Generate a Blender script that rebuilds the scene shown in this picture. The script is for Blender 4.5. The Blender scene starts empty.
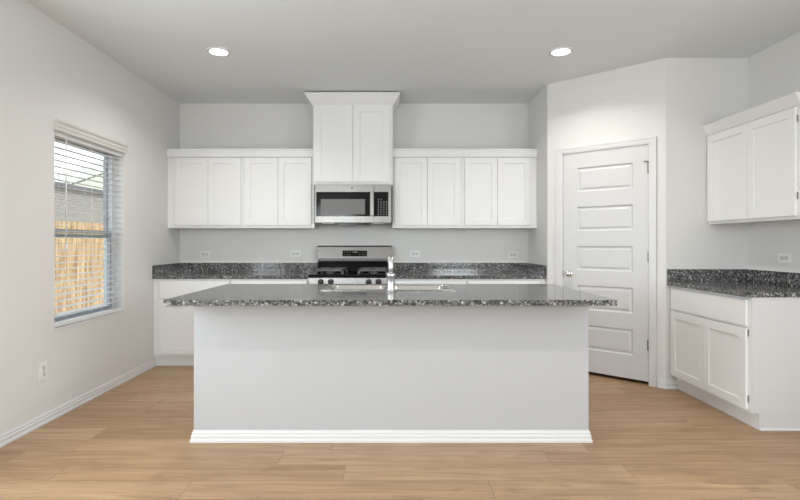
import bpy, bmesh, math, random
from mathutils import Matrix, Vector
random.seed(7)
SC = bpy.context.scene
COL = SC.collection
PI = math.pi

# ------------------------------------------------------------------ camera
CAM_H = 1.207
cd = bpy.data.cameras.new('camera')
cam = bpy.data.objects.new('camera', cd); COL.objects.link(cam)
cam.location = (0, 0, CAM_H); cam.rotation_euler = (PI/2, 0, 0)
cd.sensor_width = 36; cd.lens = 22.5
cd.shift_x = 10/800; cd.shift_y = -7/800
cd.clip_start = .05; cd.clip_end = 200
SC.camera = cam

# ------------------------------------------------------------------ world, sun, added fill lamps, exposure
SC.view_settings.view_transform = 'Standard'
SC.view_settings.look = 'None'
SC.view_settings.gamma = 1
SC.view_settings.use_curve_mapping = False
SC.view_settings.exposure = 0.24

w = bpy.data.worlds.new('world'); SC.world = w; w.use_nodes = True
nt = w.node_tree; nt.nodes.clear()
sky = nt.nodes.new('ShaderNodeTexSky'); sky.sky_type = 'NISHITA'
sky.sun_disc = False; sky.sun_elevation = math.radians(52); sky.sun_rotation = math.radians(110)
sky.air_density = 1.0; sky.dust_density = 1.5
bg = nt.nodes.new('ShaderNodeBackground'); bg.inputs['Strength'].default_value = .5
wo = nt.nodes.new('ShaderNodeOutputWorld')
hs_ = nt.nodes.new('ShaderNodeHueSaturation'); hs_.inputs['Saturation'].default_value = .42
nt.links.new(sky.outputs[0], hs_.inputs['Color']); nt.links.new(hs_.outputs[0], bg.inputs[0]); nt.links.new(bg.outputs[0], wo.inputs[0])

sd = bpy.data.lights.new('sun', 'SUN'); sd.energy = 2.2; sd.angle = math.radians(1); sd.color = (1, .96, .9)
sun = bpy.data.objects.new('sun', sd); COL.objects.link(sun)
sun.rotation_euler = Vector((-.62, .25, -.8)).to_track_quat('-Z', 'Y').to_euler()

REAR = -4.2
def fill_lamp(loc, direction, sx, sz, power, col=(.90, .958, 1)):  # area lamp added in an unseen opening to fill the room
    l = bpy.data.lights.new('window_daylight', 'AREA'); l.shape = 'RECTANGLE'
    l.size = sx; l.size_y = sz; l.energy = power; l.color = col
    o = bpy.data.objects.new('window_daylight', l); COL.objects.link(o)
    o.location = loc; o.rotation_euler = Vector(direction).to_track_quat('-Z', 'Y').to_euler()
REAR_FILL = [(-1.55, 1.68, 1.1, 1.25), (2.0, 1.68, 1.4, 1.25)]      # x, z, width, height of unseen openings added for fill light
LEFT_FILL = (.3, 2.6, .7, 2.2)                                     # y0, y1, z0, z1 of unseen side openings added for fill light
RIGHT_FILL = (-.9, 1.6, 1.0, 2.3)
for (x, z, sx, sz) in REAR_FILL: fill_lamp((x, REAR+.03, z), (0, 1, 0), sx-.12, sz-.12, 46*sx)
for (xx, dx, (y0, y1, z0, z1), pw_) in ((-2.314, 1, LEFT_FILL, 44), (2.969, -1, RIGHT_FILL, 44)):
    fill_lamp((xx+.02*dx, (y0+y1)/2, (z0+z1)/2), (dx, 0, 0), y1-y0-.12, z1-z0-.12, pw_)
LAMP_POWER = 11.5

# ------------------------------------------------------------------ materials
def lin(c):
    return tuple(((v/255)/12.92 if v/255 <= .04045 else ((v/255+.055)/1.055)**2.4) for v in c)
MATS = {}
def mat(name, rgb, rough=.5, metal=0, bump=None, coat=0, spec=.5, emit=None):
    if name in MATS: return MATS[name]
    m = bpy.data.materials.new(name); m.use_nodes = True
    n = m.node_tree.nodes; l = m.node_tree.links; b = n['Principled BSDF']
    b.inputs['Base Color'].default_value = (*rgb, 1); b.inputs['Roughness'].default_value = rough
    b.inputs['Metallic'].default_value = metal; b.inputs['Specular IOR Level'].default_value = spec
    b.inputs['Coat Weight'].default_value = coat
    if emit:
        b.inputs['Emission Color'].default_value = (*emit[:3], 1); b.inputs['Emission Strength'].default_value = emit[3]
    tc = n.new('ShaderNodeTexCoord'); mp = n.new('ShaderNodeMapping'); l.new(tc.outputs['Object'], mp.inputs[0])
    nz = n.new('ShaderNodeTexNoise'); l.new(mp.outputs[0], nz.inputs['Vector'])
    sc, st, aniso = bump or (60, .02, (1, 1, 1))
    mp.inputs['Scale'].default_value = aniso; nz.inputs['Scale'].default_value = sc; nz.inputs['Detail'].default_value = 3
    bp = n.new('ShaderNodeBump'); bp.inputs['Strength'].default_value = st; bp.inputs['Distance'].default_value = .002
    l.new(nz.outputs[0], bp.inputs['Height']); l.new(bp.outputs[0], b.inputs['Normal'])
    MATS[name] = m
    return m

WALL = mat('wall_paint', (.735, .727, .71), .75, bump=(220, .12, (1, 1, 1)), spec=.25)
CEIL = mat('ceiling_paint', (.79, .82, .83), .85, bump=(150, .15, (1, 1, 1)), spec=.2)
WHITE = mat('cabinet_white', (.82, .82, .815), .38, spec=.4)
TRIM = mat('trim_white', (.70, .70, .70), .35, spec=.4)
DOORM = mat('door_white', (.65, .65, .648), .4, spec=.4)
ISLE = mat('island_paint', (.47, .475, .485), .6, bump=(200, .08, (1, 1, 1)), spec=.3)
ISLE2 = mat('end_panel_paint', (.62, .62, .62), .5)  # greyer than the cabinet fronts
PLATE = mat('plate_plastic', (.84, .84, .82), .35)
SLOT = mat('slot_dark', (.16, .15, .14), .6)
STEEL = mat('stainless', (.25, .243, .232), .27, 1, bump=(30, .06, (1, 1, 40)))
STEELD = mat('sink_steel', (.55, .54, .52), .22, 1)
CHROME = mat('chrome', (.80, .80, .80), .12, 1)
SATIN = mat('satin_chrome', (.60, .60, .595), .36, 1)
NICKEL = mat('nickel', (.30, .295, .285), .4, 1)
GLASSB = mat('black_glass', (.008, .008, .008), .08, spec=.2)
WINDG = mat('oven_window', (.17, .165, .16), .3, spec=.3)
IRON = mat('cast_iron', (.09, .09, .09), .4)
ENAMEL = mat('black_enamel', (.006, .006, .006), .15, spec=.2)
KNOBM = mat('knob_black', (.012, .012, .012), .3)
KEYS = mat('key_print', (.36, .37, .37), .5)
LCD = mat('display_digits', (.6, .62, .62), .5)
BLIND = mat('blind_white', (.74, .74, .735), .4)
VALANCE = mat('valance_white', (.66, .64, .61), .45)
VINYL = mat('vinyl_frame', (.55, .56, .57), .5)
LENS = mat('lamp_lens', (.9, .9, .9), .4, emit=(1, .97, .93, 9))
SHADED_SASH = mat('sash_frame', (.46, .48, .50), .5)  # blue grey puts the shade on the sashes into their colour

def granite():
    m = bpy.data.materials.new('granite'); m.use_nodes = True
    n = m.node_tree.nodes; l = m.node_tree.links; b = n['Principled BSDF']
    tc = n.new('ShaderNodeTexCoord')
    dn = n.new('ShaderNodeTexNoise'); dn.inputs['Scale'].default_value = 160; dn.inputs['Detail'].default_value = 3; l.new(tc.outputs['Object'], dn.inputs['Vector'])
    dm = n.new('ShaderNodeVectorMath'); dm.operation = 'MULTIPLY_ADD'; dm.inputs[1].default_value = (.011, .011, .011)
    l.new(dn.outputs['Color'], dm.inputs[0]); l.new(tc.outputs['Object'], dm.inputs[2])
    v = n.new('ShaderNodeTexVoronoi'); v.inputs['Scale'].default_value = 105; l.new(dm.outputs[0], v.inputs['Vector'])
    sp = n.new('ShaderNodeSeparateColor'); l.new(v.outputs['Color'], sp.inputs[0])
    r = n.new('ShaderNodeValToRGB'); r.color_ramp.interpolation = 'CONSTANT'
    e = r.color_ramp.elements
    e[0].position = 0; e[0].color = (.012, .012, .013, 1)
    e[1].position = .28; e[1].color = (.05, .05, .052, 1)
    for p, c in ((.48, .12), (.70, .20), (.86, .32), (.95, .50)):
        q = e.new(p); q.color = (c, c*.985, c*.96, 1)
    l.new(sp.outputs[0], r.inputs[0])
    v2 = n.new('ShaderNodeTexVoronoi'); v2.inputs['Scale'].default_value = 260; l.new(dm.outputs[0], v2.inputs['Vector'])
    s2 = n.new('ShaderNodeSeparateColor'); l.new(v2.outputs['Color'], s2.inputs[0])
    r2 = n.new('ShaderNodeValToRGB'); r2.color_ramp.elements[0].color = (.03, .03, .032, 1); r2.color_ramp.elements[1].color = (.20, .198, .195, 1)
    l.new(s2.outputs[1], r2.inputs[0])
    mx = n.new('ShaderNodeMix'); mx.data_type = 'RGBA'; mx.inputs[0].default_value = .22
    l.new(r.outputs[0], mx.inputs[6]); l.new(r2.outputs[0], mx.inputs[7])
    l.new(mx.outputs[2], b.inputs['Base Color'])
    b.inputs['Roughness'].default_value = .11; b.inputs['Specular IOR Level'].default_value = .5
    return m
GRAN = granite()

def plank_mat():
    m = bpy.data.materials.new('oak_planks'); m.use_nodes = True
    n = m.node_tree.nodes; l = m.node_tree.links; b = n['Principled BSDF']
    def math_(op, a, bb=None, c=None):
        q = n.new('ShaderNodeMath'); q.operation = op
        for i, v in enumerate((a, bb, c)):
            if v is None: continue
            if isinstance(v, (int, float)): q.inputs[i].default_value = v
            else: l.new(v, q.inputs[i])
        return q.outputs[0]
    def mixc(f, a, bb, mode='MIX'):
        q = n.new('ShaderNodeMix'); q.data_type = 'RGBA'; q.blend_type = mode
        for i, v in ((0, f), (6, a), (7, bb)):
            if isinstance(v, (int, float)): q.inputs[i].default_value = v
            elif isinstance(v, tuple): q.inputs[i].default_value = (*v, 1)
            else: l.new(v, q.inputs[i])
        return q.outputs[2]
    tc = n.new('ShaderNodeTexCoord'); s = n.new('ShaderNodeSeparateXYZ'); l.new(tc.outputs['Object'], s.inputs[0])
    PW, PL = .182, 1.5
    yr = math_('DIVIDE', math_('ADD', s.outputs[1], 20.03), PW); row = math_('FLOOR', yr); fy = math_('FRACT', yr)
    wn = n.new('ShaderNodeTexWhiteNoise'); wn.noise_dimensions = '1D'; l.new(row, wn.inputs['W'])
    xr = math_('ADD', math_('DIVIDE', math_('ADD', s.outputs[0], 20), PL), math_('MULTIPLY', wn.outputs['Value'], 7.3))
    col = math_('FLOOR', xr); fx = math_('FRACT', xr)
    idc = n.new('ShaderNodeCombineXYZ'); l.new(row, idc.inputs[0]); l.new(col, idc.inputs[1])
    wn2 = n.new('ShaderNodeTexWhiteNoise'); wn2.noise_dimensions = '3D'; l.new(idc.outputs[0], wn2.inputs['Vector'])
    rid = wn2.outputs['Value']
    # grain coordinates, shifted per plank
    gc = n.new('ShaderNodeCombineXYZ')
    l.new(math_('ADD', math_('MULTIPLY', s.outputs[0], 1.6), math_('MULTIPLY', rid, 37)), gc.inputs[0])
    l.new(math_('ADD', math_('MULTIPLY', s.outputs[1], 24), math_('MULTIPLY', rid, 91)), gc.inputs[1])
    g = n.new('ShaderNodeTexNoise'); g.inputs['Scale'].default_value = 1; g.inputs['Detail'].default_value = 6; g.inputs['Roughness'].default_value = .62; g.inputs['Distortion'].default_value = .7
    l.new(gc.outputs[0], g.inputs['Vector'])
    gr = n.new('ShaderNodeValToRGB'); gr.color_ramp.elements[0].position = .34; gr.color_ramp.elements[1].position = .66
    gr.color_ramp.elements[0].color = (*lin((126, 91, 59)), 1); gr.color_ramp.elements[1].color = (*lin((196, 163, 125)), 1)
    l.new(g.outputs[0], gr.inputs[0])
    base = mixc(.55, gr.outputs[0], mixc(rid, lin((156, 125, 92)), lin((188, 159, 126))))
    # fine streaks
    fc = n.new('ShaderNodeCombineXYZ'); l.new(math_('MULTIPLY', s.outputs[0], 5), fc.inputs[0]); l.new(math_('ADD', math_('MULTIPLY', s.outputs[1], 130), math_('MULTIPLY', rid, 50)), fc.inputs[1])
    f = n.new('ShaderNodeTexNoise'); f.inputs['Scale'].default_value = 1; f.inputs['Detail'].default_value = 3; l.new(fc.outputs[0], f.inputs['Vector'])
    fr = n.new('ShaderNodeValToRGB'); fr.color_ramp.elements[0].position = .3; fr.color_ramp.elements[1].position = .6
    fr.color_ramp.elements[0].color = (.70, .67, .64, 1); fr.color_ramp.elements[1].color = (1, 1, 1, 1); l.new(f.outputs[0], fr.inputs[0])
    base = mixc(.55, base, mixc(1.0, base, fr.outputs[0], 'MULTIPLY'))
    # knots
    kc = n.new('ShaderNodeCombineXYZ'); l.new(math_('ADD', math_('MULTIPLY', s.outputs[0], 1.5), math_('MULTIPLY', rid, 13)), kc.inputs[0]); l.new(math_('ADD', math_('MULTIPLY', s.outputs[1], 7), math_('MULTIPLY', rid, 29)), kc.inputs[1])
    k = n.new('ShaderNodeTexNoise'); k.inputs['Scale'].default_value = 1.6; k.inputs['Detail'].default_value = 4; k.inputs['Distortion'].default_value = 1.2; l.new(kc.outputs[0], k.inputs['Vector'])
    kr = n.new('ShaderNodeValToRGB'); kr.color_ramp.elements[0].position = .60; kr.color_ramp.elements[1].position = .74
    kr.color_ramp.elements[0].color = (0, 0, 0, 1); kr.color_ramp.elements[1].color = (1, 1, 1, 1); l.new(k.outputs[0], kr.inputs[0])
    base = mixc(math_('MULTIPLY', kr.outputs[0], .5), base, lin((120, 90, 66)))
    # seams
    sy = math_('LESS_THAN', math_('MULTIPLY', math_('MINIMUM', fy, math_('SUBTRACT', 1, fy)), PW), .0011)
    sx = math_('LESS_THAN', math_('MULTIPLY', math_('MINIMUM', fx, math_('SUBTRACT', 1, fx)), PL), .0016)
    seam = math_('MAXIMUM', sy, sx)
    base = mixc(math_('MULTIPLY', seam, .6), base, lin((92, 70, 52)))
    l.new(base, b.inputs['Base Color'])
    b.inputs['Roughness'].default_value = .4; b.inputs['Specular IOR Level'].default_value = .35
    bp = n.new('ShaderNodeBump'); bp.inputs['Strength'].default_value = .12; bp.inputs['Distance'].default_value = .002
    l.new(f.outputs[0], bp.inputs['Height']); l.new(bp.outputs[0], b.inputs['Normal'])
    return m
FLOORM = plank_mat()

def glass_mat():
    m = bpy.data.materials.new('window_glass'); m.use_nodes = True
    n = m.node_tree.nodes; l = m.node_tree.links; n.clear()
    t = n.new('ShaderNodeBsdfTransparent'); t.inputs[0].default_value = (.93, .96, .95, 1)
    g = n.new('ShaderNodeBsdfGlossy'); g.inputs['Roughness'].default_value = .02
    mx = n.new('ShaderNodeMixShader'); mx.inputs[0].default_value = .06; o = n.new('ShaderNodeOutputMaterial')
    l.new(t.outputs[0], mx.inputs[1]); l.new(g.outputs[0], mx.inputs[2]); l.new(mx.outputs[0], o.inputs[0])
    return m
GLASS = glass_mat()

def pattern_mat(name, c1, c2, kind, **kw):
    m = bpy.data.materials.new(name); m.use_nodes = True
    n = m.node_tree.nodes; l = m.node_tree.links; b = n['Principled BSDF']; b.inputs['Roughness'].default_value = .85
    tc = n.new('ShaderNodeTexCoord'); mp = n.new('ShaderNodeMapping'); l.new(tc.outputs['Object'], mp.inputs[0])
    mp.inputs['Rotation'].default_value = kw.get('rot', (0, 0, 0)); mp.inputs['Scale'].default_value = kw.get('scale', (1, 1, 1))
    if kind == 'brick':
        t = n.new('ShaderNodeTexBrick'); t.inputs['Color1'].default_value = (*c1, 1); t.inputs['Color2'].default_value = (*c2, 1)
        t.inputs['Mortar'].default_value = (*kw.get('mortar', (.35, .34, .33)), 1)
        t.inputs['Scale'].default_value = 1; t.inputs['Brick Width'].default_value = kw.get('bw', .4); t.inputs['Row Height'].default_value = kw.get('rh', .15)
        t.inputs['Mortar Size'].default_value = .012; l.new(mp.outputs[0], t.inputs['Vector']); l.new(t.outputs[0], b.inputs['Base Color'])
    else:
        t = n.new('ShaderNodeTexNoise'); t.inputs['Scale'].default_value = kw.get('ns', 4); t.inputs['Detail'].default_value = 5
        l.new(mp.outputs[0], t.inputs['Vector'])
        r = n.new('ShaderNodeValToRGB'); r.color_ramp.elements[0].color = (*c1, 1); r.color_ramp.elements[1].color = (*c2, 1)
        r.color_ramp.elements[0].position = .35; r.color_ramp.elements[1].position = .65
        l.new(t.outputs[0], r.inputs[0]); l.new(r.outputs[0], b.inputs['Base Color'])
    return m
STONE = pattern_mat('stone_veneer', lin((108, 102, 106)), lin((66, 62, 70)), 'brick', rot=(PI/2, 0, PI/2), mortar=lin((128, 122, 116)), bw=.5, rh=.17)
SIDING = pattern_mat('siding', lin((176, 176, 162)), lin((186, 186, 172)), 'noise', ns=3)
SHINGLE = pattern_mat('shingles', lin((120, 118, 118)), lin((90, 88, 90)), 'brick', bw=.3, rh=.14, mortar=lin((70, 70, 72)))
CEDAR = pattern_mat('fence_wood', lin((128, 98, 66)), lin((190, 160, 116)), 'noise', scale=(1, 7, .8), ns=2.2)
DIRT = pattern_mat('grass_ground', lin((150, 148, 150)), lin((120, 122, 104)), 'noise', ns=2)
FRAMEW = mat('rail_wood', lin((176, 140, 92)), .8)

# ------------------------------------------------------------------ mesh helpers
class MB:
    def __init__(s): s.bm = bmesh.new()
    def _xf(s, vs, M):
        if M is not None:
            for v in vs: v.co = M @ v.co
    def box(s, x0, x1, y0, y1, z0, z1, M=None, bev=0):
        b = bmesh.new()
        r = bmesh.ops.create_cube(b, size=1)
        for v in b.verts:
            v.co = Vector(((x0+x1)/2+v.co.x*abs(x1-x0), (y0+y1)/2+v.co.y*abs(y1-y0), (z0+z1)/2+v.co.z*abs(z1-z0)))
        if bev: bmesh.ops.bevel(b, geom=b.edges[:], offset=bev, segments=2, affect='EDGES', profile=.5)
        s._merge(b, M); return s
    def _merge(s, b, M=None, smooth=False):
        if M is not None: b.transform(M)
        mp = {}
        for v in b.verts: mp[v] = s.bm.verts.new(v.co)
        for f in b.faces:
            try:
                nf = s.bm.faces.new([mp[v] for v in f.verts]); nf.smooth = smooth or f.smooth
            except ValueError: pass
        b.free()
    def cyl(s, p0, p1, r0, r1=None, seg=24, smooth=True, bev=0):
        r1 = r0 if r1 is None else r1
        p0, p1 = Vector(p0), Vector(p1); d = p1-p0
        b = bmesh.new()
        bmesh.ops.create_cone(b, cap_ends=True, segments=seg, radius1=r0, radius2=r1, depth=d.length)
        for f in b.faces: f.smooth = smooth and len(f.verts) == 4
        if bev:
            es = [e for e in b.edges if any(len(f.verts) > 4 for f in e.link_faces)]
            bmesh.ops.bevel(b, geom=es, offset=bev, segments=2, affect='EDGES')
        M = Matrix.Translation((p0+p1)/2) @ d.to_track_quat('Z', 'Y').to_matrix().to_4x4()
        s._merge(b, M); return s
    def tube(s, pts, r, seg=14, closed=False):
        pts = [Vector(p) for p in pts]; b = bmesh.new(); rings = []
        rs = r if isinstance(r, (list, tuple)) else [r]*len(pts)
        up = None
        for i, p in enumerate(pts):
            t = (pts[min(i+1, len(pts)-1)]-pts[max(i-1, 0)]).normalized()
            if up is None:
                up = t.orthogonal().normalized()
            up = (up - t*up.dot(t)).normalized(); sd_ = t.cross(up)
            rings.append([b.verts.new(p+rs[i]*(math.cos(a)*up+math.sin(a)*sd_)) for a in [2*PI*k/seg for k in range(seg)]])
        for i in range(len(rings)-1):
            for k in range(seg):
                b.faces.new((rings[i][k], rings[i][(k+1) % seg], rings[i+1][(k+1) % seg], rings[i+1][k])).smooth = True
        b.faces.new(list(reversed(rings[0]))); b.faces.new(rings[-1])
        s._merge(b); return s
    def lathe(s, prof, origin=(0, 0, 0), M=None, seg=32, smooth=True):
        b = bmesh.new(); rings = []
        for (r, z) in prof:
            if r < 1e-6: rings.append([b.verts.new((0, 0, z))])
            else: rings.append([b.verts.new((r*math.cos(2*PI*k/seg), r*math.sin(2*PI*k/seg), z)) for k in range(seg)])
        for a, c in zip(rings, rings[1:]):
            for k in range(seg):
                k2 = (k+1) % seg
                vs = [a[k % len(a)], a[k2 % len(a)], c[k2 % len(c)], c[k % len(c)]]
                u = []
                for v in vs:
                    if v not in u: u.append(v)
                if len(u) > 2: b.faces.new(u).smooth = smooth
        MM = Matrix.Translation(Vector(origin))
        if M is not None: MM = MM @ M
        s._merge(b, MM); return s
    def prism(s, prof, p0, p1, out, up=Vector((0, 0, 1)), M=None, caps0=0, caps1=0):
        """extrude a 2D profile (distance out, height) from p0 to p1; caps0/1 mitre shift per unit of 'out'"""
        p0, p1, out = Vector(p0), Vector(p1), Vector(out).normalized(); d = (p1-p0).normalized()
        b = bmesh.new()
        A = [b.verts.new(p0+out*o+up*h-d*o*caps0) for o, h in prof]
        B = [b.verts.new(p1+out*o+up*h+d*o*caps1) for o, h in prof]
        n_ = len(prof)
        for i in range(n_): b.faces.new((A[i], A[(i+1) % n_], B[(i+1) % n_], B[i]))
        b.faces.new(list(reversed(A))); b.faces.new(B)
        s._merge(b, M); return s
    def poly(s, pts, thick):
        """closed slab from planar points with thickness vector"""
        t = Vector(thick); b = bmesh.new()
        A = [b.verts.new(Vector(p)) for p in pts]; B = [b.verts.new(Vector(p)+t) for p in pts]; n_ = len(pts)
        b.faces.new(A); b.faces.new(list(reversed(B)))
        for i in range(n_): b.faces.new((A[i], B[i], B[(i+1) % n_], A[(i+1) % n_]))
        s._merge(b); return s
    def build(s, name, material, parent=None, loc=None, rz=0, label=None):
        bmesh.ops.recalc_face_normals(s.bm, faces=s.bm.faces[:])
        me = bpy.data.meshes.new(name); s.bm.to_mesh(me); s.bm.free()
        o = bpy.data.objects.new(name, me); me.materials.append(material); COL.objects.link(o)
        if parent is not None: o.parent = parent
        if loc: o.location = loc
        if rz: o.rotation_euler = (0, 0, rz)
        if label: o['label'] = label
        return o

def thing(name, label, cat, loc=(0, 0, 0), rz=0, group=None):
    o = bpy.data.objects.new(name, None); COL.objects.link(o); o.empty_display_size = .05
    o.location = loc; o.rotation_euler = (0, 0, rz); o['label'] = label; o['category'] = cat
    if group: o['group'] = group
    return o
def struct(o, label=None):
    o['kind'] = 'structure'
    if label: o['label'] = label
    return o

# ------------------------------------------------------------------ room dimensions
XL, XR, YB, H = -2.314, 2.969, 5.509, 2.743
XS = 1.526                      # pantry stub wall
P3 = Vector((1.526, 4.846)); P4 = Vector((2.288, 4.149))   # angled pantry wall
T = .13
CT = .89                        # countertop height

# floor, ceiling
struct(MB().box(XL-.15, XR+.15, REAR-.15, YB+.15, -.12, 0).build('floor', FLOORM), 'oak plank floor')
struct(MB().box(XL-.15, XR+.15, REAR-.15, YB+.15, H, H+.15).build('ceiling', CEIL), 'pale grey painted ceiling')
struct(MB().box(XR+.151, XR+3.4, REAR-.15, YB+.15, H, H+.15).build('trim_3', CEIL), 'porch roof beyond the right wall')  # added out of view to keep sun patches off the floor
# left wall with the window opening
WY0, WY1, WZ0, WZ1 = 3.449, 4.350, .60, 2.02
b = MB()
def wall_run(b, x0, x1, y0, y1, hole):
    h0, h1, z0, z1 = hole
    b.box(x0, x1, y0, h0, 0, H); b.box(x0, x1, h1, y1, 0, H); b.box(x0, x1, h0, h1, 0, z0); b.box(x0, x1, h0, h1, z1, H)
wall_run(b, XL-.15, XL, REAR, WY0, LEFT_FILL); b.box(XL-.15, XL, WY1, YB, 0, H)
b.box(XL-.15, XL, WY0, WY1, 0, WZ0); b.box(XL-.15, XL, WY0, WY1, WZ1, H)
bmesh.ops.remove_doubles(b.bm, verts=b.bm.verts[:], dist=1e-5)
struct(b.build('wall_left', WALL), 'left wall with the window')
struct(MB().box(XL-.15, XR+.15, YB, YB+.15, 0, H).build('wall_back', WALL), 'back wall behind the range')
b = MB(); wall_run(b, XR, XR+.15, REAR, YB, RIGHT_FILL)
struct(b.build('wall_right', WALL), 'right wall')
# rear wall with openings added for the fill lamps
b = MB(); xs = XL-.15
for (x, z, sx, sz) in REAR_FILL:
    b.box(xs, x-sx/2, REAR-.15, REAR, 0, H)
    b.box(x-sx/2, x+sx/2, REAR-.15, REAR, 0, z-sz/2); b.box(x-sx/2, x+sx/2, REAR-.15, REAR, z+sz/2, H); xs = x+sx/2
b.box(xs, XR+.15, REAR-.15, REAR, 0, H)
struct(b.build('wall_rear', WALL), 'wall behind the viewer')
SPECS = [((x, REAR-.08, z-sz/2), 0, sx, sz) for (x, z, sx, sz) in REAR_FILL]
SPECS += [((XL-.08, (LEFT_FILL[0]+LEFT_FILL[1])/2, LEFT_FILL[2]), PI/2, LEFT_FILL[1]-LEFT_FILL[0], LEFT_FILL[3]-LEFT_FILL[2]),
          ((XR+.08, (RIGHT_FILL[0]+RIGHT_FILL[1])/2, RIGHT_FILL[2]), PI/2, RIGHT_FILL[1]-RIGHT_FILL[0], RIGHT_FILL[3]-RIGHT_FILL[2])]
for i, (lc, rz_, sx, sz) in enumerate(SPECS):  # frames and panes of made-up windows around the fill lamps
    r = bpy.data.objects.new('window_%d' % (i+2), None); COL.objects.link(r); r.location = lc; r.rotation_euler = (0, 0, rz_); struct(r, 'window behind the viewer')
    b = MB(); f = .05
    b.box(-sx/2, -sx/2+f, -.03, .03, 0, sz); b.box(sx/2-f, sx/2, -.03, .03, 0, sz)
    b.box(-sx/2+f, sx/2-f, -.03, .03, 0, f); b.box(-sx/2+f, sx/2-f, -.03, .03, sz-f, sz); b.box(-sx/2+f, sx/2-f, -.03, .03, sz/2-.02, sz/2+.02)
    b.build('window_frame', VINYL, r)
    for z0, z1 in ((f, sz/2-.02), (sz/2+.02, sz-f)): MB().box(-sx/2+f, sx/2-f, -.004, .004, z0, z1).build('pane', GLASS, r)

# pantry walls
dv = P4-P3; LW = dv.length; ANG = math.atan2(dv.y, dv.x)
u2 = dv/LW; n2 = Vector((u2.y, -u2.x))            # outward (towards the room)
D0, D1 = .154*LW, .873*LW                          # door opening along the wall
DH = 2.047
b = MB()
b.box(0, D0-.02, 0, T, 0, H); b.box(D1+.02, LW, 0, T, 0, H); b.box(D0-.02, D1+.02, 0, T, DH+.015, H)
struct(b.build('wall_pantry', WALL, loc=(P3.x, P3.y, 0), rz=ANG), 'angled wall around the pantry door')
b = MB(); b.poly([(XS, P3.y, 0), (XS, YB, 0), (XS+T, YB, 0), (XS+T, P3.y+.02, 0)], (0, 0, H))
struct(b.build('wall_stub', WALL), 'short side wall at the end of the back counter')
b = MB(); b.poly([(P4.x, P4.y, 0), (XR, P4.y, 0), (XR, P4.y+T, 0), (P4.x+.04, P4.y+T, 0)], (0, 0, H))
struct(b.build('wall_side', WALL), 'narrow wall behind the right counter')

# baseboards
BBP = [(0, 0), (.018, 0), (.018, .014), (.013, .020), (.013, .040), (.009, .045), (.009, .058), (.004, .064), (.003, .071), (0, .071)]
def baseboard(name, p0, p1, out, m0=0, m1=0):
    return struct(MB().prism(BBP, p0, p1, out, caps0=m0, caps1=m1).build(name, TRIM))
baseboard('baseboard_left', (XL, REAR, 0), (XL, 4.925, 0), (1, 0, 0), 0, 0)
baseboard('baseboard_right', (XR, REAR, 0), (XR, 3.20, 0), (-1, 0, 0))
baseboard('baseboard_rear', (XL+.02, REAR, 0), (XR-.02, REAR, 0), (0, 1, 0))
def pw(t, o=0, z=0): q = P3+u2*t+n2*o; return (q.x, q.y, z)
baseboard('baseboard_pantry', pw(D1+.075), pw(LW), (n2.x, n2.y, 0), 0, .4)
baseboard('baseboard_side', (P4.x, P4.y, 0), (2.384, P4.y, 0), (0, -1, 0), .4, 0)
baseboard('baseboard_stub', pw(0.0), pw(D0-.075), (n2.x, n2.y, 0))

# pantry door casing
CW, CTK = .060, .014
def casing_leg(b, x0, x1, inner_left):
    b.box(x0, x1, -CTK, 0, 0, DH+.012+CW)
b = MB()
a0, a1, zt = D0-.008, D1+.004, DH+.000
for (o0, o1, tk) in ((0, CW, .010), (.012, CW-.004, .014), (CW-.020, CW-.002, .018)):
    b.box(a0-o1, a0-o0, -tk, 0, 0, zt+o1); b.box(a1+o0, a1+o1, -tk, 0, 0, zt+o1); b.box(a0-o0, a1+o0, -tk, 0, zt+o0, zt+o1)
# jambs
b.box(D0-.019, D0-.003, .0, T, 0, DH+.003); b.box(D1+.003, D1+.019, .0, T, 0, DH+.003); b.box(D0-.019, D1+.019, .0, T, DH+.003, DH+.014)
struct(b.build('trim_1', TRIM, loc=(P3.x, P3.y, 0), rz=ANG), 'white casing around the pantry door')

# five panel door: one leaf mesh with stepped recessed panels
DW = D1-D0
def door_leaf():
    b = MB(); z0, z1 = .030, DH; th = .034
    m = .125; tops = [1.905-.362*k for k in range(5)]; ph = .225
    b.box(0, m, 0, th, z0, z1); b.box(DW-m, DW, 0, th, z0, z1)
    ed = [z1]
    for t in tops: ed += [t, t-ph]
    ed.append(z0)
    for i in range(0, len(ed), 2): b.box(m, DW-m, 0, th, ed[i+1], ed[i])
    for t in tops:
        zb = t-ph; x0, x1 = m, DW-m
        # sloped sticking down into the recess and a raised field
        def ring(o, d): return [(x0+o, d, zb+o), (x1-o, d, zb+o), (x1-o, d, t-o), (x0+o, d, t-o)]
        lv = [ring(0, 0), ring(.012, .012), ring(.020, .012), ring(.036, .004)]
        vs = [[b.bm.verts.new(p) for p in r_] for r_ in lv]
        for A, B in zip(vs, vs[1:]):
            for k in range(4): b.bm.faces.new((A[k], A[(k+1) % 4], B[(k+1) % 4], B[k]))
        b.bm.faces.new(vs[-1])
    return b
dr = bpy.data.objects.new('door_1', None); COL.objects.link(dr); o_ = P3+u2*D0-n2*.002
dr.location = (o_.x, o_.y, 0); dr.rotation_euler = (0, 0, ANG); struct(dr, 'white five panel pantry door')
door_leaf().build('door_leaf', DOORM, dr)
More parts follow.
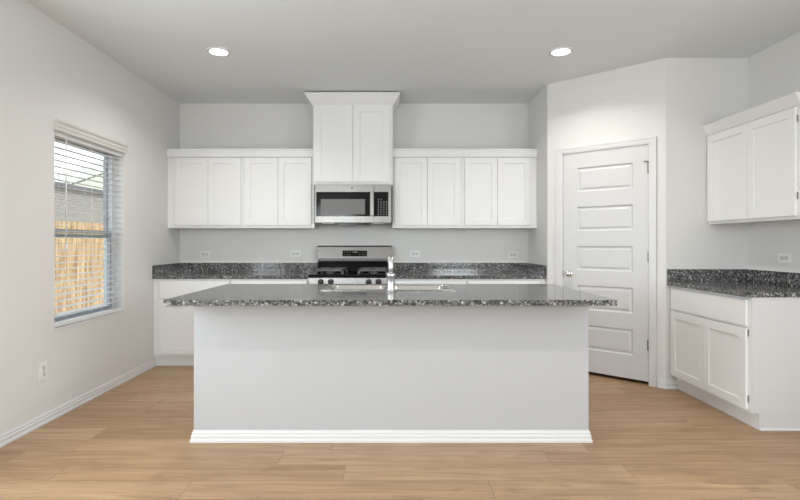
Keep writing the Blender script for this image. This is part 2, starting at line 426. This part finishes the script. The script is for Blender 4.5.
# knob (hangs in front of the leaf, near the left edge)
R90 = Matrix.Rotation(PI/2, 4, 'X')     # lathe axis z -> -y
kx, kz = .060, .920
kb = MB().lathe([(0, 0), (.030, 0), (.031, .004), (.026, .009), (.013, .012), (.012, .026), (.020, .032), (.027, .042), (.027, .052), (.020, .060), (0, .063)], (kx, 0, kz), R90, 28).build('door_knob', CHROME, dr)
MB().box(-.002, .0015, -.001, .024, kz-.028, kz+.028).build('latch_plate', mat('latch_dark', (.06, .06, .06), .4, 1), dr)
for i, z in enumerate((1.845, 1.09, .34)):
    hb = MB(); hb.cyl((DW+.0015, -.006, z-.045), (DW+.0015, -.006, z+.045), .006, seg=12); hb.box(DW-.012, DW+.002, -.002, .001, z-.045, z+.045)
    h_ = hb.build('hinge', NICKEL, dr)
    if i == 0:
        sb = MB(); sb.cyl((DW+.0015, -.006, z+.045), (DW+.0015, -.006, z+.055), .008, seg=12); sb.cyl((DW, -.008, z+.05), (DW-.018, -.028, z+.05), .005, seg=10); sb.cyl((DW-.018, -.028, z+.05), (DW-.024, -.036, z+.05), .008, seg=12)
        sb.build('hinge_stop', NICKEL, h_)

# ------------------------------------------------------------------ window on the left wall
wn = bpy.data.objects.new('window_1', None); COL.objects.link(wn); wn.location = (XL-.11, WY0, WZ0); struct(wn, 'single hung window in the left wall')
WW, WH = WY1-WY0, WZ1-WZ0
b = MB(); f = .045
b.box(-.04, .03, 0, f, 0, WH); b.box(-.04, .03, WW-f, WW, 0, WH); b.box(-.04, .03, f, WW-f, 0, f); b.box(-.04, .03, f, WW-f, WH-f, WH)
b.build('window_frame', mat('vinyl_white', (.78, .79, .80), .45), wn)
mz = 1.280-WZ0
for nm, z0, z1, x0 in (('upper_sash', mz-.03, WH-f, -.03), ('lower_sash', f, mz+.03, .0)):
    b = MB(); g = .026
    b.box(x0, x0+.025, f, f+g, z0, z1); b.box(x0, x0+.025, WW-f-g, WW-f, z0, z1); b.box(x0, x0+.025, f+g, WW-f-g, z0, z0+g); b.box(x0, x0+.025, f+g, WW-f-g, z1-g, z1)
    sh = b.build(nm, SHADED_SASH, wn)
    MB().box(x0+.010, x0+.014, f+g, WW-f-g, z0+g, z1-g).build('pane', GLASS, sh)
struct(MB().box(XL-.078, XL+.004, WY0+.001, WY1-.001, WZ0+.0005, WZ0+.016, bev=.002).build('trim_2', TRIM), 'thin white window sill')

bl = thing('window_blind', 'white two inch horizontal blind hanging in the window of the left wall', 'blind', (XL, WY0, WZ0))
VP_ = [(0, 0), (.018, 0), (.021, .010), (.021, .022), (.026, .028), (.026, .050), (.032, .056), (.036, .066), (.036, .074), (0, .074)]
MB().prism(VP_, (.001, -.006, 1.385), (.001, WW+.006, 1.385), (1, 0, 0)).build('valance', VALANCE, bl)
b = MB(); b.box(-.055, -.004, .012, WW-.012, 1.355, 1.405); b.build('headrail', BLIND, bl)
b = MB(); NS = 29; pitch = .0452; z = 1.325; k = 0
while z > .075:
    M = Matrix.Translation((-.032, WW/2, z)) @ Matrix.Rotation(math.radians(3), 4, 'Y')
    b.box(-.025, .025, -WW/2+.010, WW/2-.010, -.0014, .0014, M=M); z -= pitch
b.build('blind_slats', BLIND, bl)
MB().box(-.056, -.010, .010, WW-.010, .020, .048, bev=.003).build('bottom_rail', BLIND, bl)
for y in (.13, .44, .77):
    b = MB(); b.cyl((-.060, y, .05), (-.060, y, 1.36), .0012, seg=6); b.cyl((-.005, y, .05), (-.005, y, 1.36), .0012, seg=6); b.build('ladder_cord', BLIND, bl)
b = MB(); b.cyl((.006, .115, .58), (.006, .115, 1.35), .0045, seg=10); b.cyl((.006, .115, .55), (.006, .115, .60), .0065, seg=10); b.cyl((-.004, .115, 1.345), (.010, .115, 1.345), .004, seg=8)
b.build('tilt_wand', BLIND, bl)

# ------------------------------------------------------------------ outside
struct(MB().box(-40, XL-.16, -10, 45, -.35, -.06).build('ground', DIRT), 'yard outside')
fn = thing('wooden_fence', 'tan vertical board fence seen through the blind', 'fence', (-5.8, 3, -.06))
b = MB(); y = 0
while y < 16:
    hgt = 1.66+random.uniform(-.008, .008); b.box(-.01, .01+random.uniform(0, .006), y, y+.136, .03, hgt); y += .145
b.build('fence_boards', CEDAR, fn)
for z in (.25, .85, 1.4): MB().box(-.05, -.012, 0, 16, z, z+.09).build('rail', FRAMEW, fn)
for k in range(7): MB().box(-.14, -.052, .2+k*2.5, .29+k*2.5, 0, 1.6).build('post', FRAMEW, fn)
hs = thing('neighbour_house', 'grey stone house with low pale gable beyond the fence', 'house', (-9, 10, -.22))
MB().box(-7, 0, 0, 26, 0, 2.97).build('stone_wall', STONE, hs)
MB().box(-7.2, .12, -.2, 26.2, 2.972, 3.06).build('eave', mat('eave_paint', lin((90, 86, 90)), .7), hs)
MB().poly([(.0, 4.1, 3.062), (.0, 22.6, 3.062), (.0, 13.35, 6.16)], (-1.0, 0, 0)).build('gable', SIDING, hs)
b = MB(); b.poly([(.05, 4.0, 3.075), (.05, 13.35, 6.20), (.05, 13.35, 6.26), (.05, 4.0, 3.135)], (-1.1, 0, 0)); b.poly([(.05, 13.35, 6.20), (.05, 22.7, 3.075), (.05, 22.7, 3.135), (.05, 13.35, 6.26)], (-1.1, 0, 0))
b.build('roof', mat('pale_shingles', lin((178, 182, 174)), .8), hs)

# ------------------------------------------------------------------ cabinet builders
def shaker(b, x0, x1, z0, z1, rail=.060, th=.019, y=0, M=None):
    """shaker front whose back lies on plane y, facing -y"""
    b.box(x0, x0+rail, y-th, y, z0, z1, M, .0012); b.box(x1-rail, x1, y-th, y, z0, z1, M, .0012)
    b.box(x0+rail-.001, x1-rail+.001, y-th, y, z0, z0+rail, M, .0012); b.box(x0+rail-.001, x1-rail+.001, y-th, y, z1-rail, z1, M, .0012)
    b.box(x0+rail-.002, x1-rail+.002, y-th+.009, y, z0+rail-.002, z1-rail+.002, M)
def flat_front(b, x0, x1, z0, z1, th=.019, y=0):
    b.box(x0, x1, y-th, y, z0, z1, bev=.003)

def upper_cabinet(loc, rz, width, depth, z0, z1, door_spans, dz0, dz1, label, mould=None, group='wall cabinets', rail=.060, hinges=False):
    """origin at the left front lower corner; local y runs into the wall"""
    t = thing('wall_cabinet', label, 'cabinet', (loc[0], loc[1], z0), rz, group)
    hh = z1-z0; b = MB()
    p = .018
    b.box(0, width, .018, depth, 0.012, hh)            # case
    b.box(0, width, 0, .018, 0, hh)                    # face frame
    b.box(0, p, .018, depth, 0, .012); b.box(width-p, width, .018, depth, 0, .012)
    b.build('carcass', WHITE, t)
    for (x0, x1) in door_spans:
        b = MB(); shaker(b, x0, x1, dz0-z0, dz1-z0, rail, y=-.001); d = b.build('door', WHITE, t)
        if hinges:
            pass
    if mould:
        prof, m0, m1, side = mould
        b = MB(); b.prism(prof, (0, 0, 0), (width, 0, 0), (0, -1, 0), caps0=m0, caps1=m1)
        if 'L' in side: b.prism(prof, (0, depth, 0), (0, 0, 0), (-1, 0, 0), caps1=1)
        if 'R' in side: b.prism(prof, (width, 0, 0), (width, depth, 0), (1, 0, 0), caps0=1)
        b.build('top_moulding', WHITE, t)
    return t

def base_cabinet(loc, rz, width, depth, top, drawer_spans, door_spans, label, toe=.03, tz=.095, group='base cabinets'):
    t = thing('base_cabinet', label, 'cabinet', (loc[0], loc[1], 0), rz, group)
    MB().box(0, width, 0, depth, tz, top).build('carcass', WHITE, t)
    MB().box(0, width, toe, depth, 0, tz).build('toe_kick', WHITE, t)
    for (x0, x1) in drawer_spans:
        b = MB(); flat_front(b, x0, x1,   .664, .836, y=-.001); b.build('drawer', WHITE, t)
    for (x0, x1) in door_spans:
        b = MB(); shaker(b, x0, x1, .122, .650, y=-.001); b.build('door', WHITE, t)
    return t

g = .0008
UZ0, UZ1 = 1.3626, 2.175; DZ0, DZ1 = 1.392, 2.092
UY = 5.205                       # face frame plane
UD = YB-UY-g
s96 = 500/5.187
def ux(px): return (px-390)/s96
MP = [(0, .735), (.020, .735), (.020, .742), (.024, .748), (.024, .800), (.030, .806), (.030, .820), (0, .820)]
def up(x0, x1, doors, label, x0w=None):
    return upper_cabinet((x0, UY), 0, x1-x0, UD, UZ0, UZ1, [(a-x0, c-x0) for a, c in doors], DZ0, DZ1, label, (MP, 0, 0, ''))
mid = ux(242.3)
up(XL+g, mid-g, [(ux(174.6), ux(208.0)-.0015), (ux(208.0)+.0015, ux(240.6))], 'white two door wall cabinet touching the left wall, above the counter corner')
TX0, TX1 = -.787, .026           # tall cabinet above the microwave
up(mid+g, TX0-g, [(ux(244.6), ux(278.0)-.0015), (ux(278.0)+.0015, ux(311.3))], 'white two door wall cabinet just left of the microwave')
mid2 = ux(462.4)
up(TX1+g, mid2-g, [(ux(394.6), ux(427.4)-.0015), (ux(427.4)+.0015, ux(460.2))], 'white two door wall cabinet just right of the microwave')
up(mid2+g, XS-g, [(ux(464.9), ux(497.6)-.0015), (ux(497.6)+.0015, ux(530.4))], 'white two door wall cabinet beside the angled pantry wall')

# tall centre cabinet with crown
TY = 5.118; TZ0, TZ1 = 1.804, 2.640
s98 = 500/5.10
def tx(px): return (px-390)/s98
CR = [(0, .812), (.006, .812), (.012, .822), (.030, .845), (.060, .890), (.070, .905), (.078, .910), (.078, .923), (0, .923)]
upper_cabinet((TX0, TY), 0, TX1-TX0, YB-TY-g, TZ0, TZ1, [(tx(314.1)-TX0, tx(352.9)-.0015-TX0), (tx(352.9)+.0015-TX0, tx(390.0)-TX0)], 1.830, 2.615,
              'tall white cabinet with flared crown above the microwave', (CR, 1, 1, 'LR'), group=None, rail=.072)

# right wall cabinet (faces left): origin at the far end, local x runs towards the viewer
RY = P4.y-g
MR = [(0, .735), (.010, .735), (.016, .745), (.046, .800), (.052, .806), (.052, .812), (0, .812)]
RW = RY-3.207
rc = upper_cabinet((2.645, RY), -PI/2, RW, XR-g-2.645, 1.3626, 2.170, [(.012, .472), (.475, .905)], 1.385, 2.090,
              'white two door wall cabinet with crown on the right wall', (MR, 0, .1, ''), group=None)
for z in (.13, .63): MB().box(.9065, .9105, -.008, -.0002, z, z+.045).build('hinge', NICKEL, rc)

# base cabinets
BY = 4.890; BD = YB-BY-g; BT = CT-.0335
def bx(px): return (px-390)/101.5
base_cabinet((XL+g+.001, BY), 0, 1.557*-1+2.314-.003, BD, BT, [(.065, .748)], [(.065, .405), (.408, .748)], 'white base cabinet in the left corner by the window wall')
base_cabinet((-1.555, BY), 0, .755, BD, BT, [(.006, .745)], [(.006, .373), (.376, .745)], 'white base cabinet directly left of the range')
base_cabinet((.030, BY), 0, .715, BD, BT, [(.010, .705)], [(.010, .354), (.357, .705)], 'white base cabinet directly right of the range')
base_cabinet((.747, BY), 0, XS-g-.748, BD, BT, [(.010, .715)], [(.010, .36), (.363, .715)], 'white base cabinet at the pantry end of the back counter')
RBX = 2.335
rb = base_cabinet((RBX, RY), -PI/2, RY-3.228, XR-g-RBX, BT, [(.020, .893)], [(.020, .450), (.453, .893)], 'white base cabinet under the short counter on the right wall', toe=.045, tz=.108, group=None)
for z in (.17, .60): MB().box(.8935, .8975, -.008, -.0002, z, z+.045).build('hinge', NICKEL, rb)
MB().box(RY-3.228+.0002, RY-3.228+.004, .0, XR-g-RBX, .108, BT).box(RY-3.228+.0002, RY-3.228+.004, .045, XR-g-RBX, .0, .108).build('end_panel', ISLE2, rb)
MB().prism([(0, 0), (.008, 0), (.006, .012), (0, .014)], (RY-3.228+.0042, .05, 0), (RY-3.228+.0042, XR-RBX-.01, 0), (1, 0, 0)).build('shoe_moulding', TRIM, rb)

# countertops (slab + backsplash)
def counter(label, x0, x1, y0, y1, splash):
    t = thing('countertop', label, 'countertop', (0, 0, CT-.033), 0)
    MB().box(x0, x1, y0, y1, 0, .033, bev=.002).build('slab', GRAN, t)
    for s_ in splash: MB().box(*s_, .0332, .133, bev=.0015).build('backsplash', GRAN, t)
    return t
counter('speckled dark granite worktop on the back wall, left of the range', XL+g, -.797, 4.862, YB-g,
        [(XL+g+.0205, -.797, YB-g-.02, YB-g), (XL+g, XL+g+.02, 4.864, YB-g)])
counter('speckled dark granite worktop on the back wall, right of the range', .027, XS-g, 4.862, YB-g,
        [(.027, XS-g-.0205, YB-g-.02, YB-g), (XS-g-.02, XS-g, 4.864, YB-g)])
counter('short speckled granite worktop in the right corner', 2.297, XR-g, 3.215, RY,
        [(2.297, XR-g-.0205, RY-.02, RY), (XR-g-.02, XR-g, 3.217, RY)])

# ------------------------------------------------------------------ island
IX0, IX1, IY0, IY1 = -1.192, 1.206, 3.038, 3.84
isl = thing('kitchen_island', 'pale grey painted island with white baseboard in the middle of the floor', 'island', (0, 0, 0))
b = MB(); tt = .10
b.box(IX0, IX1, IY0, IY0+tt, 0, CT-.0335); b.box(IX0, IX0+.03, IY0+tt, IY1, 0, CT-.0335); b.box(IX1-.03, IX1, IY0+tt, IY1, 0, CT-.0335)
b.build('panel_wall', ISLE, isl)
b = MB(); b.box(IX0+.03, IX1-.03, IY1-.02, IY1, .10, CT-.0335); b.box(IX0+.03, IX1-.03, IY1-.09, IY1-.07, 0, .10); b.box(IX0+.03, IX1-.03, IY0+tt, IY1-.02, .10, .12)
b.build('carcass', WHITE, isl)
MD = Matrix.Translation((IX1-.03, IY1, 0)) @ Matrix.Rotation(PI, 4, 'Z')
for k in range(4):
    wdt = (IX1-IX0-.06)/4; b = MB(); shaker(b, k*wdt+.006, (k+1)*wdt-.006, .122, .662, M=MD, y=-.001); b.build('door', WHITE, isl)
    b = MB(); b.box(k*wdt+.006, (k+1)*wdt-.006, -.020, -.001, .676, .836, MD, .002); b.build('drawer', WHITE, isl)
b = MB(); b.prism(BBP, (IX0, IY0, 0), (IX1, IY0, 0), (0, -1, 0), caps0=1, caps1=1)
b.prism(BBP, (IX0, IY1, 0), (IX0, IY0, 0), (-1, 0, 0), caps1=1); b.prism(BBP, (IX1, IY0, 0), (IX1, IY1, 0), (1, 0, 0), caps0=1)
b.build('baseboard', TRIM, isl)
TP = [(0, 0), (.006, 0), (.010, .006), (.010, .034), (0, .034)]
b = MB(); zz = CT-.0335-.034
b.prism(TP, (IX0, IY0, zz), (IX1, IY0, zz), (0, -1, 0), caps0=1, caps1=1); b.prism(TP, (IX0, IY1, zz), (IX0, IY0, zz), (-1, 0, 0), caps1=1); b.prism(TP, (IX1, IY0, zz), (IX1, IY1, zz), (1, 0, 0), caps0=1)
b.build('top_trim', ISLE, isl)
# island slab with sink cut-out
SX0, SX1, SY0, SY1 = -.450, .425, 3.335, 3.735
ct = thing('countertop', 'long polished speckled granite worktop of the island, with the sink in it', 'countertop', (0, 0, CT-.033))
CX0, CX1, CY0, CY1 = -1.2615, 1.2635, 2.783, 3.876
b = MB()
xs_ = [CX0, SX0, SX1, CX1]; ys_ = [CY0, SY0, SY1, CY1]
grid = {}
for zi, z in enumerate((0, .033)):
    for i, x in enumerate(xs_):
        for j, y in enumerate(ys_): grid[i, j, zi] = b.bm.verts.new((x, y, z))
for i in range(3):
    for j in range(3):
        if i == 1 and j == 1: continue
        for zi in (0, 1): b.bm.faces.new([grid[i, j, zi], grid[i+1, j, zi], grid[i+1, j+1, zi], grid[i, j+1, zi]])
for i in range(3):
    for j in (0, 3): b.bm.faces.new([grid[i, j, 0], grid[i+1, j, 0], grid[i+1, j, 1], grid[i, j, 1]]); b.bm.faces.new([grid[j, i, 0], grid[j, i+1, 0], grid[j, i+1, 1], grid[j, i, 1]])
for (i0, j0, i1, j1) in ((1, 1, 2, 1), (2, 1, 2, 2), (2, 2, 1, 2), (1, 2, 1, 1)): b.bm.faces.new([grid[i0, j0, 0], grid[i1, j1, 0], grid[i1, j1, 1], grid[i0, j0, 1]])
b.build('slab', GRAN, ct)

# sink: rim + two bowls, dropped into the cut-out
def rrect(x0, x1, y0, y1, r, n_=5):
    pts = []
    for cx, cy, a0 in ((x1-r, y1-r, 0), (x0+r, y1-r, PI/2), (x0+r, y0+r, PI), (x1-r, y0+r, 1.5*PI)):
        for k in range(n_+1): a = a0+PI/2*k/n_; pts.append((cx+r*math.cos(a), cy+r*math.sin(a)))
    return pts
sk = thing('sink', 'stainless steel double bowl sink set in the island worktop', 'sink', (0, 0, CT))
def bowl(x0, x1, y0, y1, dpt):
    b = MB(); bm = b.bm
    levels = [(rrect(x0, x1, y0, y1, .05), .004), (rrect(x0+.004, x1-.004, y0+.004, y1-.004, .05), -.004), (rrect(x0+.012, x1-.012, y0+.012, y1-.012, .05), -dpt+.02), (rrect(x0+.035, x1-.035, y0+.035, y1-.035, .04), -dpt)]
    rings = [[bm.verts.new((px, py, z)) for px, py in pts] for pts, z in levels]
    for A, B in zip(rings, rings[1:]):
        for k in range(len(A)): bm.faces.new((A[k], A[(k+1) % len(A)], B[(k+1) % len(B)], B[k])).smooth = True
    bm.faces.new(rings[-1]); return b
mx = (SX0+SX1)/2
bw_ = [(SX0+.022, mx-.012), (mx+.012, SX1-.022)]
for (x0, x1) in bw_:
    o = bowl(x0, x1, SY0+.022, SY1-.022, .17).build('bowl', STEELD, sk)
    MB().lathe([(0, .002), (.028, .002), (.038, .004), (.040, 0), (0, 0)], ((x0+x1)/2, (SY0+SY1)/2, -.1695)).build('drain', CHROME, sk)
b = MB(); bm = b.bm
yc0, yc1 = SY0+.022, SY1-.022
def strip(x0, x1, y0, y1): b.box(x0, x1, y0, y1, .0005, .0055, bev=.002)
strip(SX0-.012, SX1+.012, SY0-.012, yc0+.003); strip(SX0-.012, SX1+.012, yc1-.003, SY1+.012)
strip(SX0-.012, bw_[0][0]+.003, yc0, yc1); strip(bw_[1][1]-.003, SX1+.012, yc0, yc1); strip(bw_[0][1]-.003, bw_[1][0]+.003, yc0, yc1)
b.build('rim', STEELD, sk)

# faucet: base nearer the viewer, spout reaching away over the bowls
FY = 3.285
fa = thing('faucet', 'chrome single lever faucet standing in front of the sink', 'faucet', (.006, FY, CT))
MB().lathe([(0, 0), (.033, 0), (.033, .006), (.029, .010), (.0265, .016), (.0265, .095), (.029, .099), (.029, .112), (.022, .120), (0, .120)]).build('body', SATIN, fa)
pts = [(0, 0, .115), (0, 0, .16), (0, .004, .180), (0, .012, .198), (0, .034, .210), (0, .075, .212), (0, .12, .202), (0, .16, .182), (0, .18, .160)]
MB().tube(pts, [.0175, .0165, .018, .023, .0235, .020, .0175, .017, .018], 20).build('spout', SATIN, fa)
MB().cyl((0, .18, .163), (0, .192, .130), .020, .018).build('spray_head', SATIN, fa)
b = MB(); b.cyl((0, .018, .085), (0, .045, .092), .010, .009); b.cyl((0, .045, .092), (0, .085, .118), .006, .005)
b.build('lever', SATIN, fa)

# ------------------------------------------------------------------ range
RX0, RX1 = -.790, .020; RWd = RX1-RX0
rg = thing('gas_range', 'stainless gas range with black cooktop between the back counters', 'range', (RX0, 4.852, 0))
RDp = YB-4.852-.004
MB().box(.002, RWd-.002, .03, RDp, .09, .872).build('body', mat('range_side', (.05, .05, .05), .4), rg)
MB().box(.02, RWd-.02, .07, RDp-.02, 0, .09).build('plinth', ENAMEL, rg)
b = MB(); b.poly([(.0, -.012, .80), (.0, -.004, .868), (.0, .03, .868), (.0, .03, .80)], (RWd, 0, 0)); b.build('control_front', STEEL, rg)
b = MB(); b.box(-.0, RWd, -.016, RDp-.06, .869, .902, bev=.004); b.build('cooktop', ENAMEL, rg)
for px in (320.7, 330.8, 368.7, 378.5):
    x = (px-390)/103.3-RX0; kb = MB().lathe([(0, 0), (.029, 0), (.029, .006), (.025, .010), (.024, .030), (.020, .034), (0, .034)], (x, -.0085, .829), R90, 24).build('knob', KNOBM, rg)
    MB().box(x-.0012, x+.0012, -.0435, -.0425, .838, .850).build('pointer', KEYS, kb)
od = MB().box(.01, RWd-.01, -.020, .028, .285, .795, bev=.004).build('oven_door', STEEL, rg)
MB().box(.12, RWd-.12, -.022, -.0195, .40, .66).build('oven_window', GLASSB, od)
b = MB(); b.cyl((.06, -.065, .755), (RWd-.06, -.065, .755), .012); b.cyl((.09, -.065, .755), (.09, -.018, .755), .009); b.cyl((RWd-.09, -.065, .755), (RWd-.09, -.018, .755), .009); b.build('handle', STEEL, od)
MB().box(.01, RWd-.01, -.018, .028, .10, .275, bev=.004).build('storage_drawer', STEEL, rg)
# backguard: sloped black riser, stainless panel, display
BGY = RDp-.055
b = MB(); b.poly([(.006, BGY-.018, .900), (.006, BGY-.006, 1.012), (.006, BGY+.05, 1.012), (.006, BGY+.05, .900)], (RWd-.012, 0, 0)); b.build('riser', mat('riser_black', (.006, .006, .006), .12, spec=.05), rg)
MB().box(.004, RWd-.004, BGY-.010, BGY+.05, 1.012, 1.040).build('vent_strip', mat('vent_grey', (.12, .12, .12), .4, 1), rg)
b = MB(); b.poly([(.0, BGY-.030, 1.040), (.0, BGY-.012, 1.165), (.0, BGY-.004, 1.178), (.0, BGY+.05, 1.178), (.0, BGY+.05, 1.040)], (RWd, 0, 0))
bgd = b.build('backguard', STEEL, rg)
sl = Matrix.Translation((0, BGY-.030, 1.040)) @ Matrix.Rotation(-math.atan2(.018, .125), 4, 'X')
c0, c1 = (342-390)/93.2-RX0, (366.8-390)/93.2-RX0
b = MB(); b.box(c0, c1, -.0035, .001, .022, .086, M=sl); dsp = b.build('display_panel', GLASSB, bgd)
b = MB(); cw = (c1-c0)
for r_ in range(2):
    for c_ in range(9):
        if r_ == 0 and 3 <= c_ <= 5: continue
        xx = c0+.022+c_*(cw-.044)/8; b.box(xx-.004, xx+.004, -.0042, -.0036, .036+r_*.030, .040+r_*.030, M=sl)
b.build('keys', KEYS, dsp)
# clock digits 12:00 as seven segments
SEG = {'1': 'bc', '2': 'abged', '0': 'abcdef'}
b = MB(); xd = (c0+c1)/2-.024
for ch in '12:00':
    if ch == ':': b.box(xd+.001, xd+.0025, -.0044, -.0036, .064, .066, M=sl); b.box(xd+.001, xd+.0025, -.0044, -.0036, .071, .073, M=sl); xd += .006; continue
    S = {'a': (0, .007, .0755, .077), 'd': (0, .007, .060, .0615), 'g': (0, .007, .068, .0695), 'f': (0, .0015, .069, .077), 'b': (.0055, .007, .069, .077), 'e': (0, .0015, .060, .069), 'c': (.0055, .007, .060, .069)}
    for q in SEG[ch]: x0, x1, z0, z1 = S[q]; b.box(xd+x0, xd+x1, -.0044, -.0036, z0, z1, M=sl)
    xd += .011
b.build('clock_digits', LCD, dsp)
# grates and burners
def grate(x0, x1, y0, y1):
    b = MB(); zt = .946; zb = .9025; w_ = .020; h_ = .016
    for x in (x0, x1-w_): b.box(x, x+w_, y0, y1, zt-h_, zt, bev=.002)
    for y in (y0, (y0+y1)/2-w_/2, y1-w_): b.box(x0, x1, y, y+w_, zt-h_, zt, bev=.002)
    for cy in (y0*.75+y1*.25, y0*.25+y1*.75):
        cx = (x0+x1)/2
        for a in range(4):
            ca, sa = math.cos(a*PI/2), math.sin(a*PI/2); L = (x1-x0)/2-.004 if a % 2 == 0 else (y1-y0)/4-.004
            p, q = Vector((cx+ca*.03, cy+sa*.03, 0)), Vector((cx+ca*L, cy+sa*L, 0))
            b.box(min(p.x, q.x)-.006*abs(sa), max(p.x, q.x)+.006*abs(sa), min(p.y, q.y)-.006*abs(ca), max(p.y, q.y)+.006*abs(ca), zt-.013, zt+.001, bev=.002)
    for x in (x0, x1-w_):
        for y in (y0, y1-w_): b.box(x, x+w_, y, y+w_, zb, zt-h_+.001)
    return b.build('grate', IRON, rg)
gy0, gy1 = .035, BGY-.065
grate(.045, .335, gy0, gy1); grate(.475, RWd-.045, gy0, gy1)
for cx in (.19, (.475+RWd-.045)/2):
    for cy in (gy0*.75+gy1*.25, gy0*.25+gy1*.75):
        bu = MB().lathe([(0, 0), (.045, 0), (.045, .008), (.036, .014), (0, .014)], (cx, cy, .9025)).build('burner', STEEL, rg)
        MB().lathe([(0, .0142), (.030, .0142), (.031, .020), (.026, .024), (0, .024)], (cx, cy, .9025)).build('burner_cap', IRON, bu)

# ------------------------------------------------------------------ microwave
MY = 5.085; sm = 500/5.07
def mxp(px): return (px-390)/sm
MX0, MX1 = mxp(314.9), mxp(391.4); MZ0, MZ1 = 1.207+(243-222.9)/sm, 1.8025
def mzp(py): return 1.207+(243-py)/sm-MZ0
mw = thing('microwave', 'stainless over the range microwave with black glass door', 'microwave', (MX0, MY, MZ0))
MWd, MH = MX1-MX0, MZ1-MZ0
def mx_(px): return mxp(px)-MX0
MB().box(.002, MWd-.002, .012, YB-MY-.003, 0, MH).build('case', mat('micro_case', (.28, .275, .27), .4, 1), mw)
split = mx_(373.9)
dd = MB(); dd.box(0, split-.001, -.012, .011, .002, MH-.002, bev=.003); door = dd.build('door', STEEL, mw)
zt_, zb_ = mzp(191.9), mzp(216.3)
gl = MB().box(mx_(316.1), mx_(370.0), -.0145, -.0115, zb_, zt_, bev=.001).build('door_glass', GLASSB, door)
MB().box(mx_(320.8), mx_(365), -.0155, -.0142, mzp(214.3), mzp(199.1)).build('window_mesh', WINDG, door)
b = MB(); hx = mx_(371.9)
b.box(hx-.019, hx+.019, -.042, -.030, zb_+.006, zt_-.002, bev=.005); b.box(hx-.012, hx+.012, -.032, -.011, zb_+.012, zb_+.035); b.box(hx-.012, hx+.012, -.032, -.011, zt_-.035, zt_-.012)
b.build('handle', STEEL, door)
cp = MB().box(split+.001, MWd, -.012, .011, .002, MH-.002, bev=.003).build('control_housing', STEEL, mw)
cg = MB().box(mx_(374.3), mx_(388.3), -.0145, -.0115, zb_, zt_, bev=.001).build('control_panel', GLASSB, cp)
b = MB(); kx0, kx1 = mx_(378.3), mx_(386.6)
for r_ in range(7):
    for c_ in range(4):
        if r_ == 6 and c_ > 1: continue
        xx = kx0+c_*(kx1-kx0)/3; zz = zb_+.018+r_*.0255
        b.cyl((xx, -.0152, zz), (xx, -.0144, zz), .0055, seg=8)
b.build('keypad', KEYS, cg)
b = MB(); b.lathe([(0, 0), (.011, 0), (.011, .0015), (.009, .0018), (.0088, .001), (0, .001)], (mx_(352), -.0118, mzp(187.7)), R90, 24); b.build('badge', mat('badge_grey', (.3, .3, .3), .3, 1), door)
b = MB(); b.box(mx_(338), mx_(369.5), .03, .30, -.022, -.0005); b.build('grease_filter', ENAMEL, mw)
for x0, x1 in ((mx_(322), mx_(334)), (mx_(373), mx_(384))): MB().box(x0, x1, .01, .14, -.007, -.0005).build('cooktop_lamp', mat('lamp_cover', (.5, .49, .47), .3), mw)

# ------------------------------------------------------------------ outlets
def outlet(loc, rz, horiz, label, rocker=False):
    t = thing('wall_outlet', label, 'outlet', loc, rz, 'wall outlets')
    w_, h_ = (.116, .074) if horiz else (.074, .122)
    MB().box(-w_/2, w_/2, -.006, -.0003, -h_/2, h_/2, bev=.002).build('cover_plate', PLATE, t)
    for s_ in (-1, 1):
        cx, cz = (s_*.020, 0) if horiz else (0, s_*.021)
        r_ = MB().box(cx-.0155, cx+.0155, -.0085, -.0055, cz-.0155, cz+.0155, bev=.004).build('receptacle', mat('socket_face', (.66, .65, .63), .4), t)
        b = MB()
        for q in (-1, 1):
            if horiz: b.box(cx-.004, cx+.004, -.0089, -.0083, cz+q*.0065-.001, cz+q*.0065+.001)
            else: b.box(cx+q*.0065-.001, cx+q*.0065+.001, -.0089, -.0083, cz-.004, cz+.004)
        b.cyl((cx+(.010 if horiz else 0), -.0089, cz-(0 if horiz else .010)), (cx+(.010 if horiz else 0), -.0083, cz-(0 if horiz else .010)), .0022, seg=8)
        b.build('slots', SLOT, r_)
    b = MB(); b.cyl((0, -.0068, 0), (0, -.0058, 0), .003, seg=10); b.build('screw', NICKEL, t)
s91 = 500/YB
for px, py, lb in ((205, 254.3, 'white wall outlet above the back counter, nearest the left wall'),
                   (295.5, 253.7, 'white wall outlet just left of the range backguard'),
                   (414.8, 253.8, 'white wall outlet just right of the range backguard'),
                   (512.8, 254.8, 'white wall outlet above the back counter, nearest the pantry')):
    outlet(((px-390)/s91, YB, 1.207+(243-py)/s91), 0, True, lb)
outlet((XL, 3.333, .354), PI/2, False, 'white upright wall outlet low on the left wall below the window')
outlet((XR, 3.758, 1.094), -PI/2, True, 'white wall outlet on the right wall above the short granite counter')

# ------------------------------------------------------------------ recessed ceiling lights
def can(x, y, label):
    t = thing('recessed_light', label, 'ceiling light', (x, y, H), 0, 'recessed ceiling lights')
    MB().lathe([(.070, -.0005), (.070, -.006), (.078, -.010), (.092, -.007), (.095, -.002), (.095, -.0005)], seg=40).build('trim_ring', TRIM, t)
    MB().lathe([(0, -.0045), (.0705, -.0045), (.0705, -.001), (0, -.001)], seg=40).build('lens', LENS, t)
    l = bpy.data.lights.new('lamp', 'AREA'); l.shape = 'DISK'; l.size = .14; l.energy = LAMP_POWER*.75; l.color = (1, .96, .91); l.spread = math.radians(140)
    o = bpy.data.objects.new('lamp', l); COL.objects.link(o); o.parent = t; o.location = (0, 0, -.014)
can(-1.375, 4.01, 'lit round recessed ceiling light above the left end of the island')
can(1.371, 4.01, 'lit round recessed ceiling light above the right end of the island')
can(-1.375, 1.2, 'round recessed ceiling light nearer the viewer, left side')  # this pair is out of view, added to help light the room
can(1.371, 1.2, 'round recessed ceiling light nearer the viewer, right side')
